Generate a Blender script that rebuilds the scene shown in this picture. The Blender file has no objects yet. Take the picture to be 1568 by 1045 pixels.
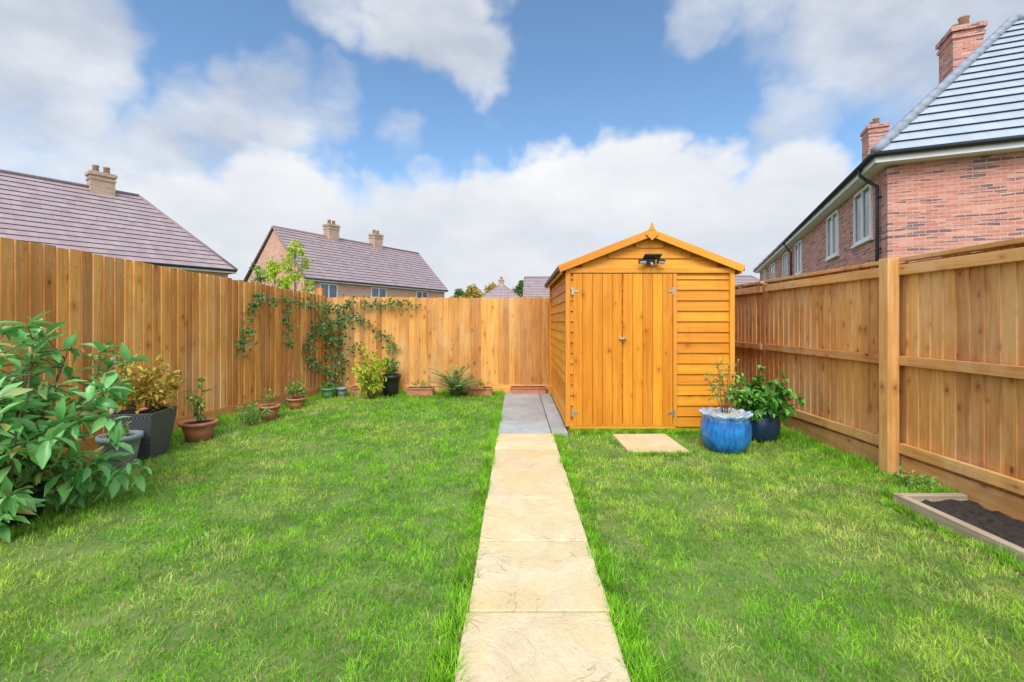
import bpy, math, random
import numpy as np
from mathutils import Vector, Matrix
random.seed(7); rng=np.random.default_rng(7)
sc=bpy.context.scene
sc.view_settings.view_transform='Standard'; sc.view_settings.look='None'; sc.view_settings.exposure=0
COL=sc.collection

# ------------------------------------------------------------------ nodes
class NT:
    def __init__(s,tree): s.t=tree; s.n=tree.nodes; s.l=tree.links
    def new(s,typ,**kw):
        nd=s.n.new(typ)
        for k,v in kw.items(): setattr(nd,k,v)
        return nd
    def put(s,sock,v):
        if isinstance(v,bpy.types.NodeSocket): s.l.new(v,sock)
        elif v is not None:
            if hasattr(sock.default_value,'__len__') and not hasattr(v,'__len__'): v=(v,)*len(sock.default_value)
            if hasattr(sock.default_value,'__len__') and len(sock.default_value)==4 and len(v)==3: v=(*v,1)
            sock.default_value=v
    def math(s,op,a,b=None,c=None,clamp=False):
        n=s.new('ShaderNodeMath',operation=op,use_clamp=clamp); s.put(n.inputs[0],a)
        if b is not None: s.put(n.inputs[1],b)
        if c is not None: s.put(n.inputs[2],c)
        return n.outputs[0]
    def vmath(s,op,a,b=None):
        n=s.new('ShaderNodeVectorMath',operation=op); s.put(n.inputs[0],a)
        if b is not None: s.put(n.inputs[1],b)
        return n.outputs['Value'] if op in('DOT_PRODUCT','LENGTH') else n.outputs[0]
    def mix(s,f,a,b,bt='MIX'):
        n=s.new('ShaderNodeMix',data_type='RGBA',blend_type=bt); s.put(n.inputs[0],f); s.put(n.inputs[6],a); s.put(n.inputs[7],b); return n.outputs[2]
    def noise(s,vec,scale,detail=4,rough=.55,dist=0,out=0):
        n=s.new('ShaderNodeTexNoise'); s.put(n.inputs['Vector'],vec); n.inputs['Scale'].default_value=scale
        n.inputs['Detail'].default_value=detail; n.inputs['Roughness'].default_value=rough; n.inputs['Distortion'].default_value=dist
        return n.outputs[out]
    def mr(s,v,a,b,c=0,d=1,smooth=False):
        n=s.new('ShaderNodeMapRange'); 
        if smooth: n.interpolation_type='SMOOTHSTEP'
        s.put(n.inputs[0],v)
        for i,x in enumerate((a,b,c,d)): n.inputs[i+1].default_value=x
        return n.outputs[0]
    def attr(s,name,out='Vector'):
        n=s.new('ShaderNodeAttribute'); n.attribute_name=name; return n.outputs[out]
    def obj(s): return s.new('ShaderNodeTexCoord').outputs['Object']
    def scale(s,v,sc_): return s.vmath('MULTIPLY',v,sc_)
    def bump(s,h,strength=.3,dist=.01):
        n=s.new('ShaderNodeBump'); n.inputs['Strength'].default_value=strength; n.inputs['Distance'].default_value=dist; s.put(n.inputs['Height'],h); return n.outputs[0]
def mat(name):
    m=bpy.data.materials.new(name); m.use_nodes=True; nt=NT(m.node_tree)
    p=m.node_tree.nodes['Principled BSDF']; return m,nt,p
def pset(nt,p,color=None,rough=None,normal=None,metal=None,spec=None):
    if color is not None: nt.put(p.inputs['Base Color'],color)
    if rough is not None: nt.put(p.inputs['Roughness'],rough)
    if normal is not None: nt.put(p.inputs['Normal'],normal)
    if metal is not None: nt.put(p.inputs['Metallic'],metal)
    if spec is not None: nt.put(p.inputs['Specular IOR Level'],spec)
def plain(name,c,rough=.5,metal=0,var=.15,sc_=8,spec=.5,bump=0):
    m,nt,p=mat(name); o=nt.obj(); n=nt.noise(o,sc_,4)
    col=nt.mix(nt.mr(n,.3,.7),tuple(x*(1-var) for x in c),tuple(min(1,x*(1+var)) for x in c))
    pset(nt,p,col,rough,nt.bump(nt.noise(o,sc_*6,2),bump,.01) if bump else None,metal,spec); return m
def wood(name,light,dark,knot=(.16,.06,.015),kn=.5,rough=.7,weather=None,rv=.35,spec=.3,halo_c=None,stain=None):
    m,nt,p=mat(name); g=nt.attr('gco'); r=nt.attr('rnd','Fac')
    n1=nt.noise(nt.scale(g,(1.6,38,38)),1,5,.62,.6)
    n2=nt.noise(nt.scale(g,(.8,5,5)),1.2,3)
    f=nt.math('ADD',nt.math('MULTIPLY',n1,.62),nt.math('MULTIPLY',n2,.38))
    col=nt.mix(nt.mr(f,.38,.60),dark,light)
    sep=nt.new('ShaderNodeSeparateXYZ'); nt.put(sep.inputs[0],g)
    cm=nt.new('ShaderNodeCombineXYZ'); nt.put(cm.inputs[0],nt.math('MULTIPLY',sep.outputs[0],5)); nt.put(cm.inputs[1],nt.math('MULTIPLY',nt.math('ADD',sep.outputs[1],sep.outputs[2]),8))
    vo=nt.new('ShaderNodeTexVoronoi',voronoi_dimensions='2D'); nt.put(vo.inputs['Vector'],cm.outputs[0]); vo.inputs['Scale'].default_value=1
    cs=nt.new('ShaderNodeSeparateColor'); nt.put(cs.inputs[0],vo.outputs['Color'])
    pick=nt.math('GREATER_THAN',cs.outputs[0],1-kn)
    rad=nt.math('MULTIPLY_ADD',cs.outputs[1],.75,.35)
    dd=nt.math('DIVIDE',vo.outputs['Distance'],rad)
    k=nt.math('MULTIPLY',nt.mr(dd,.05,.17,1,0,True),pick)
    halo=nt.math('MULTIPLY',nt.mr(dd,.1,.55,1,0,True),pick)
    col=nt.mix(nt.math('MULTIPLY',halo,.5),col,halo_c or tuple(x*.62 for x in dark))
    col=nt.mix(nt.math('MULTIPLY',k,nt.math('MULTIPLY_ADD',cs.outputs[2],.5,.4)),col,knot)
    if weather:
        o=nt.new('ShaderNodeNewGeometry').outputs['Position']
        col=nt.mix(nt.mr(nt.noise(nt.scale(o,(1.6,1.6,.6)),1.5,5,.65),.48,.68,0,.7),col,weather)
    if stain:
        o=nt.new('ShaderNodeNewGeometry').outputs['Position']
        col=nt.mix(nt.mr(nt.noise(nt.vmath('ADD',nt.scale(o,(2.2,2.2,.9)),(4,8,1)),1.7,5,.7),.52,.70,0,.6),col,stain)
    sc2=nt.mr(r,0,1,1-rv,1+rv*.5)
    hs=nt.new('ShaderNodeHueSaturation'); nt.put(hs.inputs['Color'],col); nt.put(hs.inputs['Value'],sc2); nt.put(hs.inputs['Hue'],nt.mr(r,0,1,.492,.506))
    pset(nt,p,hs.outputs[0],rough,nt.bump(nt.math('SUBTRACT',n1,nt.math('MULTIPLY',k,.5)),.5,.005),spec=spec); return m
def leafmat(name,a,b,c=None,trans=.3,rough=.42):
    m,nt,p=mat(name); r=nt.attr('rnd','Fac')
    col=nt.mix(nt.mr(r,0,.75),a,b)
    if c: col=nt.mix(nt.mr(r,.8,.95),col,c)
    pset(nt,p,col,rough,spec=.45)
    tr=nt.new('ShaderNodeBsdfTranslucent'); nt.put(tr.inputs[0],nt.mix(.5,col,b))
    mx=nt.new('ShaderNodeMixShader'); mx.inputs[0].default_value=trans
    nt.l.new(p.outputs[0],mx.inputs[1]); nt.l.new(tr.outputs[0],mx.inputs[2])
    nt.l.new(mx.outputs[0],m.node_tree.nodes['Material Output'].inputs[0]); return m

# ------------------------------------------------------------------ mesh builder
class MB:
    def __init__(s): s.v=[];s.f=[];s.g=[];s.r=[];s.m=[];s.s=[]
    def add(s,vs,fs,gs=None,rnd=None,mi=0,sm=False):
        b=len(s.v); rnd=random.random() if rnd is None else rnd
        s.v+= [tuple(x) for x in vs]; s.f+=[tuple(i+b for i in f) for f in fs]
        s.g+= [tuple(x) for x in (gs if gs is not None else vs)]; s.r+=[rnd]*len(vs); s.m+=[mi]*len(fs); s.s+=[sm]*len(fs)
    def box(s,c,size,R=None,grain=2,mi=0,rnd=None,top=None):
        hx,hy,hz=size[0]/2,size[1]/2,size[2]/2
        L=[(-hx,-hy,-hz),(hx,-hy,-hz),(hx,hy,-hz),(-hx,hy,-hz),(-hx,-hy,hz),(hx,-hy,hz),(hx,hy,hz),(-hx,hy,hz)]
        if top: L=[(x*(top if z>0 else 1),y*(top if z>0 else 1),z) for x,y,z in L]
        o=[random.uniform(0,40) for _ in range(3)]
        pm={2:(2,0,1),0:(0,1,2),1:(1,0,2)}[grain]
        G=[(p[pm[0]]+o[0],p[pm[1]]+o[1],p[pm[2]]+o[2]) for p in L]
        c=Vector(c); V=[(R@Vector(p) if R else Vector(p))+c for p in L]
        s.add(V,[(0,3,2,1),(4,5,6,7),(0,1,5,4),(1,2,6,5),(2,3,7,6),(3,0,4,7)],G,rnd,mi)
    def beam(s,a,b,w,h,mi=0,rnd=None,up=(0,0,1)):
        a=Vector(a);b=Vector(b);d=b-a;L=d.length;x=d.normalized();u=Vector(up);y=u.cross(x).normalized();z=x.cross(y)
        R=Matrix((x,y,z)).transposed(); s.box((a+b)/2,(L,w,h),R,0,mi,rnd)
    def tube(s,pts,rad,sides=6,mi=0,cap=True):
        pts=[Vector(p) for p in pts]; n=len(pts)
        if not hasattr(rad,'__len__'): rad=[rad]*n
        V=[];F=[];acc=0;G=[]
        ref=Vector((.31,.17,.93))
        for i,p in enumerate(pts):
            d=(pts[min(i+1,n-1)]-pts[max(i-1,0)]).normalized()
            if abs(d.dot(ref))>.96: rr=Vector((1,0,0))
            else: rr=ref
            x=d.cross(rr).normalized(); y=d.cross(x)
            if i: acc+=(p-pts[i-1]).length
            for k in range(sides):
                a=2*math.pi*k/sides; V.append(p+(x*math.cos(a)+y*math.sin(a))*rad[i]); G.append((acc,math.cos(a)*rad[i],math.sin(a)*rad[i]))
        for i in range(n-1):
            for k in range(sides):
                k2=(k+1)%sides; F.append((i*sides+k,i*sides+k2,(i+1)*sides+k2,(i+1)*sides+k))
        if cap: F.append(tuple(range(sides))[::-1]); F.append(tuple((n-1)*sides+k for k in range(sides)))
        s.add(V,F,G,None,mi,True)
    def lathe(s,prof,seg=32,c=(0,0,0),mod=None,mi=0):
        V=[];F=[]
        for i,(r,z) in enumerate(prof):
            for k in range(seg):
                a=2*math.pi*k/seg; rr=r; zz=z
                if mod: rr,zz=mod(rr,zz,a,i)
                V.append((c[0]+rr*math.cos(a),c[1]+rr*math.sin(a),c[2]+zz))
        n=len(prof)
        for i in range(n-1):
            for k in range(seg):
                k2=(k+1)%seg; F.append((i*seg+k,i*seg+k2,(i+1)*seg+k2,(i+1)*seg+k))
        F.append(tuple(range(seg))[::-1])
        s.add(V,F,None,None,mi,True)
    def to(s,name,mats,parent=None,loc=(0,0,0),rot=0,bevel=0):
        me=bpy.data.meshes.new(name); me.from_pydata(s.v,[],s.f)
        a=me.attributes.new('gco','FLOAT_VECTOR','POINT'); a.data.foreach_set('vector',np.array(s.g,dtype=np.float32).ravel())
        a=me.attributes.new('rnd','FLOAT','POINT'); a.data.foreach_set('value',np.array(s.r,dtype=np.float32))
        me.polygons.foreach_set('material_index',s.m); me.polygons.foreach_set('use_smooth',s.s)
        for m in (mats if isinstance(mats,(list,tuple)) else [mats]): me.materials.append(m)
        me.update(); ob=bpy.data.objects.new(name,me); COL.objects.link(ob); ob.location=loc; ob.rotation_euler=(0,0,rot)
        if parent: ob.parent=parent
        if bevel:
            bm=ob.modifiers.new('Bevel','BEVEL'); bm.width=bevel; bm.segments=2; bm.limit_method='ANGLE'
        return ob
def empty(name,loc=(0,0,0),rot=0):
    e=bpy.data.objects.new(name,None); COL.objects.link(e); e.location=loc; e.rotation_euler=(0,0,rot); e.empty_display_size=.3; return e
def npmesh(name,V,F,rnd,m,parent=None,loc=(0,0,0),smooth=False,col=None):
    me=bpy.data.meshes.new(name); me.vertices.add(len(V)); me.vertices.foreach_set('co',V.astype(np.float32).ravel())
    loops=np.concatenate([f.ravel() for f in F]); cnt=np.concatenate([np.full(len(f),f.shape[1]) for f in F])
    st=np.concatenate([[0],np.cumsum(cnt)[:-1]])
    me.loops.add(len(loops)); me.loops.foreach_set('vertex_index',loops.astype(np.int32))
    me.polygons.add(len(cnt)); me.polygons.foreach_set('loop_start',st.astype(np.int32)); me.polygons.foreach_set('loop_total',cnt.astype(np.int32))
    if smooth: me.polygons.foreach_set('use_smooth',np.ones(len(cnt),dtype=bool))
    if col is not None:
        a=me.attributes.new('tint','FLOAT_VECTOR','POINT'); a.data.foreach_set('vector',col.astype(np.float32).ravel())
    else:
        a=me.attributes.new('rnd','FLOAT','POINT'); a.data.foreach_set('value',rnd.astype(np.float32))
    me.materials.append(m); me.update(calc_edges=True); 
    ob=bpy.data.objects.new(name,me); COL.objects.link(ob); ob.location=loc
    if parent: ob.parent=parent
    return ob
def nrm(a): return a/np.maximum(np.linalg.norm(a,axis=1,keepdims=True),1e-6)
def leaf_mesh(name,P,D,L,W,m,parent=None,loc=(0,0,0),st=(0,.3,.65,1),wd=(.1,.9,.85,.03),fold=.25,droop=.25,up=None,rnd=None):
    P=np.array(P,float);D=nrm(np.array(D,float));n=len(P)
    L=np.broadcast_to(L,(n,)).reshape(-1,1);W=np.broadcast_to(W,(n,)).reshape(-1,1)
    U=np.tile([0,0,1.],(n,1))+rng.normal(0,.35,(n,3)) if up is None else up
    S=nrm(np.cross(D,U)); N=np.cross(S,D)
    k=len(st); V=np.zeros((n,k,3,3))
    for i,(t,w) in enumerate(zip(st,wd)):
        c=P+D*L*t-N*droop*L*t*t
        V[:,i,0]=c; V[:,i,1]=c-S*W*w/2+N*W*w*fold; V[:,i,2]=c+S*W*w/2+N*W*w*fold
    base=(np.arange(n)*k*3)[:,None]; F=[]
    for i in range(k-1):
        a=i*3;b=(i+1)*3
        F.append(base+np.array([[a,b,b+1,a+1]])); F.append(base+np.array([[a,a+2,b+2,b]]))
    r=rng.random(n) if rnd is None else rnd
    return npmesh(name,V.reshape(-1,3),F,np.repeat(r,k*3),m,parent,loc,True)
def runit(): 
    v=rng.normal(0,1,3); return v/np.linalg.norm(v)
GR=np.random.default_rng(3).random((256,256))
def vnoise(x,y,s,octv=4,seed=0,rough=.55):
    tot=0;amp=1;nn=0
    for o in range(octv):
        X=x*s+seed*17.3+o*31.7+100;Y=y*s+seed*9.1+o*13.9+100
        i=np.floor(X).astype(int);j=np.floor(Y).astype(int);fx=X-i;fy=Y-j;fx=fx*fx*(3-2*fx);fy=fy*fy*(3-2*fy)
        g=lambda a,b: GR[a%256,b%256]
        tot=tot+amp*((g(i,j)*(1-fx)+g(i+1,j)*fx)*(1-fy)+(g(i,j+1)*(1-fx)+g(i+1,j+1)*fx)*fy); nn+=amp; amp*=rough; s*=2.07
    return tot/nn
def sstep(v,a,b): t=np.clip((v-a)/(b-a),0,1); return t*t*(3-2*t)

# ------------------------------------------------------------------ materials
M_fence=wood('fence_wood',(.84,.42,.115),(.56,.235,.050),kn=.22,weather=(.76,.48,.22),rv=.28,stain=(.56,.235,.06),halo_c=(.42,.16,.035))
M_fenceR=wood('fence_wood_right',(.80,.425,.145),(.56,.26,.08),kn=.36,weather=(.78,.52,.28),rv=.22,stain=(.50,.21,.065),halo_c=(.38,.14,.035))
M_shed=wood('shed_wood',(.84,.36,.030),(.68,.235,.013),knot=(.34,.09,.01),kn=.15,rough=.5,rv=.14,halo_c=(.55,.17,.012),stain=(.62,.205,.015))
M_trim=wood('shed_trim_wood',(.84,.39,.05),(.70,.27,.025),knot=(.3,.09,.012),kn=.1,rough=.5,rv=.08)
M_oldwood=wood('weathered_timber',(.52,.43,.31),(.33,.26,.17),kn=.2,rv=.2)
M_felt=plain('roof_felt',(.12,.12,.13),.9,bump=.5,sc_=20)
M_metal=plain('galvanised_metal',(.60,.58,.54),.35,.8)
M_nail=plain('nail_head',(.16,.10,.06),.6)
M_black=plain('black_plastic',(.025,.026,.03),.4)
M_navy=plain('navy_glaze',(.012,.03,.075),.2,spec=.6)
M_whitepl=plain('white_plastic',(.80,.80,.79),.4,var=.04)
M_lens=plain('lamp_lens',(.42,.48,.55),.2)
M_terra=plain('terracotta',(.52,.20,.11),.75,var=.25,sc_=12,bump=.2)
M_greypot=plain('grey_pot',(.27,.32,.37),.5)
M_conc=plain('chimney_mortar',(.4,.38,.35),.9)
M_greenpot=plain('green_pot',(.14,.34,.14),.5)
M_soil=plain('soil',(.045,.032,.026),.95,var=.5,sc_=30,bump=1)
M_gravel=plain('white_gravel',(.66,.64,.62),.8,var=.3,sc_=60,bump=1)
M_bark=plain('bark',(.19,.12,.075),.85,var=.3,sc_=25,bump=.5)
M_twig=plain('green_twig',(.16,.15,.06),.7)
M_palebark=plain('pale_bark',(.6,.56,.5),.8,var=.2,sc_=20)
M_glass=plain('window_glass',(.10,.13,.17),.06,var=.4,sc_=.7,spec=.8)
def wovenm():
    m,nt,p=mat('woven_rattan'); o=nt.obj()
    w=nt.new('ShaderNodeTexChecker'); nt.put(w.inputs['Vector'],o); w.inputs['Scale'].default_value=60
    c=nt.mix(w.outputs['Fac'],(.045,.047,.06),(.12,.125,.145)); pset(nt,p,c,.5,nt.bump(w.outputs['Fac'],.6,.004)); return m
M_woven=wovenm()
def bluem():
    m,nt,p=mat('blue_glaze'); o=nt.obj(); n=nt.noise(o,7,5,.65,.5); n4=nt.noise(nt.scale(o,(1,1,.25)),26,4,.6)
    sp=nt.new('ShaderNodeSeparateXYZ'); nt.put(sp.inputs[0],o)
    c=nt.mix(nt.mr(nt.math('ADD',nt.math('MULTIPLY',n,.5),nt.math('MULTIPLY',n4,.5)),.38,.6),(.005,.075,.34),(.03,.26,.66))
    c=nt.mix(nt.math('MULTIPLY',nt.mr(sp.outputs[2],.31,.38),nt.mr(n4,.3,.55)),c,(.45,.60,.74))
    pset(nt,p,c,.2,nt.bump(n4,.3,.01),spec=.6); return m
M_blue=bluem()
def brickm(name,c1,c2,dk,mortar=(.54,.47,.42)):
    m,nt,p=mat(name); o=nt.obj(); sp=nt.new('ShaderNodeSeparateXYZ'); nt.put(sp.inputs[0],o)
    cm=nt.new('ShaderNodeCombineXYZ'); nt.put(cm.inputs[0],nt.math('ADD',sp.outputs[0],sp.outputs[1])); nt.put(cm.inputs[1],sp.outputs[2])
    def bt(a,b,mo):
        n=nt.new('ShaderNodeTexBrick'); nt.put(n.inputs['Vector'],cm.outputs[0]); nt.put(n.inputs['Color1'],a); nt.put(n.inputs['Color2'],b); nt.put(n.inputs['Mortar'],mo)
        n.inputs['Scale'].default_value=1; n.inputs['Mortar Size'].default_value=.0065; n.inputs['Mortar Smooth'].default_value=.2
        n.inputs['Brick Width'].default_value=.225; n.inputs['Row Height'].default_value=.075; return n
    b=bt(c1,c2,mortar); b2=bt((0,0,0),(1,1,1),(0,0,0))
    nn=nt.noise(nt.scale(cm.outputs[0],(1.0,13.33,1)),1,2)
    f=nt.math('MULTIPLY',nt.mr(nn,.51,.55),nt.math('MULTIPLY',nt.mr(b2.outputs['Color'],.35,.45),nt.math('SUBTRACT',1,b.outputs['Fac'])))
    c=nt.mix(nt.math('MULTIPLY',f,.88),b.outputs['Color'],dk)
    c=nt.mix(nt.mr(nt.noise(o,.9,3),.4,.7,0,.15),c,(.6,.44,.38))
    pset(nt,p,c,.85,nt.bump(nt.math('SUBTRACT',1,b.outputs['Fac']),.5,.01)); return m
M_brickC=brickm('red_brick',(.56,.18,.12),(.74,.35,.24),(.13,.065,.09))
M_brickB=brickm('orange_brick',(.64,.31,.20),(.74,.44,.30),(.46,.25,.18))
M_brickA=brickm('buff_brick',(.46,.29,.18),(.56,.39,.25),(.32,.2,.13))
def tilem(name,a,b,rough=.55,tw=.3):
    m,nt,p=mat(name); g=nt.attr('gco')
    n=nt.new('ShaderNodeTexBrick'); nt.put(n.inputs['Vector'],g); nt.put(n.inputs['Color1'],(0,0,0)); nt.put(n.inputs['Color2'],(1,1,1)); nt.put(n.inputs['Mortar'],(.5,.5,.5))
    n.inputs['Scale'].default_value=1; n.inputs['Brick Width'].default_value=tw; n.inputs['Row Height'].default_value=.3; n.inputs['Mortar Size'].default_value=.004
    f=nt.math('ADD',nt.math('MULTIPLY',n.outputs['Color'],.3),nt.math('MULTIPLY',nt.noise(g,1.5,4),.7))
    c=nt.mix(nt.mr(f,.15,.8),a,b); c=nt.mix(nt.math('MULTIPLY',n.outputs['Fac'],.45),c,tuple(x*.45 for x in a))
    pset(nt,p,c,rough,spec=.5); return m
M_tileA=tilem('plum_tile',(.29,.21,.22),(.42,.33,.34))
M_tileC=tilem('slate_grey_tile',(.33,.39,.46),(.44,.50,.57),.38)
M_tiledark=plain('dark_tile_edge',(.05,.05,.065),.8)
M_ridge=plain('ridge_tile',(.26,.29,.34),.6)
M_potclay=plain('chimney_pot_clay',(.48,.26,.17),.8)
def slabm(name,a,b,c3,vein,k=1):
    m,nt,p=mat(name); r=nt.attr('rnd','Fac'); g=nt.attr('gco')
    n=nt.noise(g,2.0,5,.6,.8); n2=nt.noise(g,5,6,.68,1.2); n3=nt.noise(g,70,3,.6)
    c=nt.mix(nt.mr(n,.38,.62),a,b); c=nt.mix(nt.mr(n2,.46,.66,0,.7),c,c3)
    v=nt.math('ABSOLUTE',nt.math('SUBTRACT',nt.noise(nt.scale(g,(1,.7,1)),2.6,5,.55,1.0),.5))
    vm=nt.math('MULTIPLY',nt.mr(v,0,.008,.5*k,0),nt.mr(nt.noise(g,4.3,2),.50,.62))
    c=nt.mix(vm,c,vein)
    c=nt.mix(nt.mr(n3,.52,.72,0,.3),c,tuple(x*.65 for x in a))
    c=nt.mix(1,c,nt.mix(r,(.90,.86,.80),(1.03,1.03,1.0)),'MULTIPLY')
    h=nt.math('ADD',nt.math('MULTIPLY',n2,1.0),nt.math('MULTIPLY',n3,.2))
    h=nt.math('SUBTRACT',h,nt.math('MULTIPLY',vm,.35))
    pset(nt,p,c,.75,nt.bump(h,.7,.02),spec=.35); return m
M_slabY=slabm('sandstone_slab',(.72,.57,.31),(.76,.66,.45),(.62,.51,.36),(.36,.29,.22))
M_slabG=slabm('grey_slab',(.38,.40,.42),(.47,.48,.49),(.33,.34,.35),(.25,.25,.25),.4)
def lawnm():
    m,nt,p=mat('lawn_soil'); o=nt.obj()
    c=nt.mix(nt.mr(nt.noise(o,3,4),.4,.65),(.08,.18,.02),(.18,.27,.05))
    c=nt.mix(nt.mr(nt.noise(o,35,3),.50,.68,0,.8),c,(.24,.20,.10))
    pset(nt,p,c,.95); return m
M_lawn=lawnm()
def groundm():
    m,nt,p=mat('ground_grass'); o=nt.obj()
    c=nt.mix(nt.mr(nt.noise(o,.3,4),.35,.65),(.05,.09,.02),(.11,.14,.04)); pset(nt,p,c,.95); return m
M_ground=groundm()
def grassm():
    m,nt,p=mat('grass_blades'); c=nt.attr('tint')
    pset(nt,p,c,.55,spec=.2)
    tr=nt.new('ShaderNodeBsdfTranslucent'); nt.put(tr.inputs[0],c); mx=nt.new('ShaderNodeMixShader'); mx.inputs[0].default_value=.3
    nt.l.new(p.outputs[0],mx.inputs[1]); nt.l.new(tr.outputs[0],mx.inputs[2]); nt.l.new(mx.outputs[0],m.node_tree.nodes['Material Output'].inputs[0]); return m
M_grass=grassm()
L_big=leafmat('shrub_leaf',(.12,.40,.09),(.28,.60,.20),(.52,.34,.10),.28,.26)
L_dark=leafmat('dark_leaf',(.045,.20,.025),(.13,.40,.05),(.25,.45,.07),.2,.3)
L_vine=leafmat('vine_leaf',(.03,.12,.025),(.10,.25,.06),(.2,.3,.08),.2)
L_lime=leafmat('lime_leaf',(.32,.54,.03),(.60,.72,.06),(.7,.66,.1),.35)
L_yel=leafmat('yellow_leaf',(.50,.40,.05),(.62,.56,.10),(.55,.12,.04),.35)
L_mid=leafmat('mid_leaf',(.14,.33,.06),(.30,.50,.11),(.5,.5,.14),.3)
L_aut=leafmat('autumn_leaf',(.36,.36,.06),(.60,.48,.09),(.55,.25,.06),.3)
L_far=leafmat('far_leaf',(.09,.18,.06),(.19,.29,.09),None,.2)
L_palm=leafmat('palm_leaf',(.12,.29,.09),(.27,.46,.16),(.5,.45,.2),.25)

# ------------------------------------------------------------------ ground, lawn, paths
b=MB(); b.add([(-400,-300,-.03),(400,-300,-.03),(400,700,-.03),(-400,700,-.03)],[(0,1,2,3)]); b.to('ground',M_ground)
X0=lambda y:-5.153+.2067*y
b=MB(); vs=[];fs=[]
for j in range(41):
    y=-3+11.24*j/40
    for i in range(41):
        xl=X0(y); x=xl+(3.27-xl)*i/40
        vs.append((x,y,0.006*math.sin(x*3.1+y)*math.sin(y*2.3+.5)-.006))
for j in range(40):
    for i in range(40): a=j*41+i; fs.append((a,a+1,a+42,a+41))
b.add(vs,fs); b.to('lawn',M_lawn)

b=MB()
PX0,PX1=-.222,.41
ys=[2.0+.635*k for k in range(-8,6)]
for k,y in enumerate(ys[:-1]):
    y1=ys[k+1]; jx=random.uniform(-.006,.006)
    b.box(((PX0+PX1)/2+jx,(y+y1)/2,.008+random.uniform(-.004,.004)),(PX1-PX0-.004,y1-y-.010,.04),Matrix.Rotation(random.uniform(-.007,.007),3,'Z'),grain=1,rnd=random.random())
b.to('garden_path',M_slabY,bevel=.006)
b=MB(); 
gy=[5.20,5.80,6.42,7.02,7.62,8.19]
for k in range(5):
    b.box(((PX0+.39)/2,(gy[k]+gy[k+1])/2,.012+random.uniform(-.002,.002)),(.39-PX0-.008,gy[k+1]-gy[k]-.01,.04),grain=1)
    b.box((.49,(gy[k]+gy[k+1])/2+.0,.008),(.185,gy[k+1]-gy[k]-.01,.04),grain=1)
b.to('grey_paving',M_slabG,bevel=.005)
b=MB(); b.box((1.39,4.82,.006),(.60,.70,.04),Matrix.Rotation(.02,3,'Z'),grain=1); b.to('stepping_slab',M_slabY,bevel=.007)

# ------------------------------------------------------------------ grass
def grass(name,x,y,h,w,lean=.6,green=0.0):
    n=len(x); th=rng.random(n)*2*np.pi; ln=rng.random(n)*lean; la=rng.random(n)*2*np.pi+1.5*vnoise(x,y,2.5,2,5)
    d=np.stack([np.cos(th),np.sin(th),np.zeros(n)],1)*(w/2)[:,None]
    l=np.stack([np.cos(la)*ln,np.sin(la)*ln,np.sqrt(1-np.minimum(ln,.95)**2)],1)
    base=np.stack([x,y,np.full(n,-.004)],1)
    mid=base+l*(h*.55)[:,None]; l2=l.copy(); l2[:,:2]*=1.9; l2[:,2]*=.8
    tip=mid+nrm(l2)*(h*.5)[:,None]
    V=np.stack([base-d,base+d,mid+d*.85,mid-d*.85,tip],1).reshape(-1,3)
    b0=(np.arange(n)*5)[:,None]
    r=np.clip(rng.normal(.48,.30,n),0,1)[:,None]
    def lp(a,b_,t): return np.array(a)*(1-t)+np.array(b_)*t
    c=lp((.13,.42,.012),(.40,.74,.05),r)
    k1=sstep(vnoise(x,y,.9,5,1),.46,.60)[:,None]*.85*(1-green); c=c*(1-k1)+lp((.32,.52,.035),(.62,.78,.14),r)*k1
    k2=(sstep(vnoise(x,y,2.6,5,2,.65),.52,.66)[:,None]*sstep(r,.2,.7)*.75)*(1-green); c=c*(1-k2)+np.array((.62,.56,.24))*k2
    k3=sstep(vnoise(x,y,4,4,3),.50,.64)[:,None]*.6; c=c*(1-k3)+lp((.08,.30,.010),(.22,.54,.035),r)*k3
    dead=(rng.random(n)<.04*(1-green*.7))[:,None]; c=np.where(dead,np.array((.60,.52,.28))*rng.uniform(.6,1.1,(n,1)),c)
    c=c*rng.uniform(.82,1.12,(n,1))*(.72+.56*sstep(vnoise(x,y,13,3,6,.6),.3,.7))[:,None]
    cc=np.repeat(c,5,axis=0).reshape(n,5,3); cc[:,0:2]*=.65; cc[:,4]*=1.1  # shade painted into blade colour for depth: darker bases, lighter tips
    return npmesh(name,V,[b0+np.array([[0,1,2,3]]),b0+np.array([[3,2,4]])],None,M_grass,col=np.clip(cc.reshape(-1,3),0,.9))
def inside(x,y,m=0.0):
    path=(x>PX0-m)&(x<PX1+m)&(y<5.2)
    grey=(x>PX0-m)&(x<.6)&(y>5.1)
    shed=(x>.52)&(x<2.60)&(y>5.36)&(y<7.95)
    slab=(x>1.10)&(x<1.68)&(y>4.48)&(y<5.16)
    bed=(x>2.68)&(y<3.27)
    return path|grey|shed|slab|bed
xs=[];yss=[];hs=[];ws=[]
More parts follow.
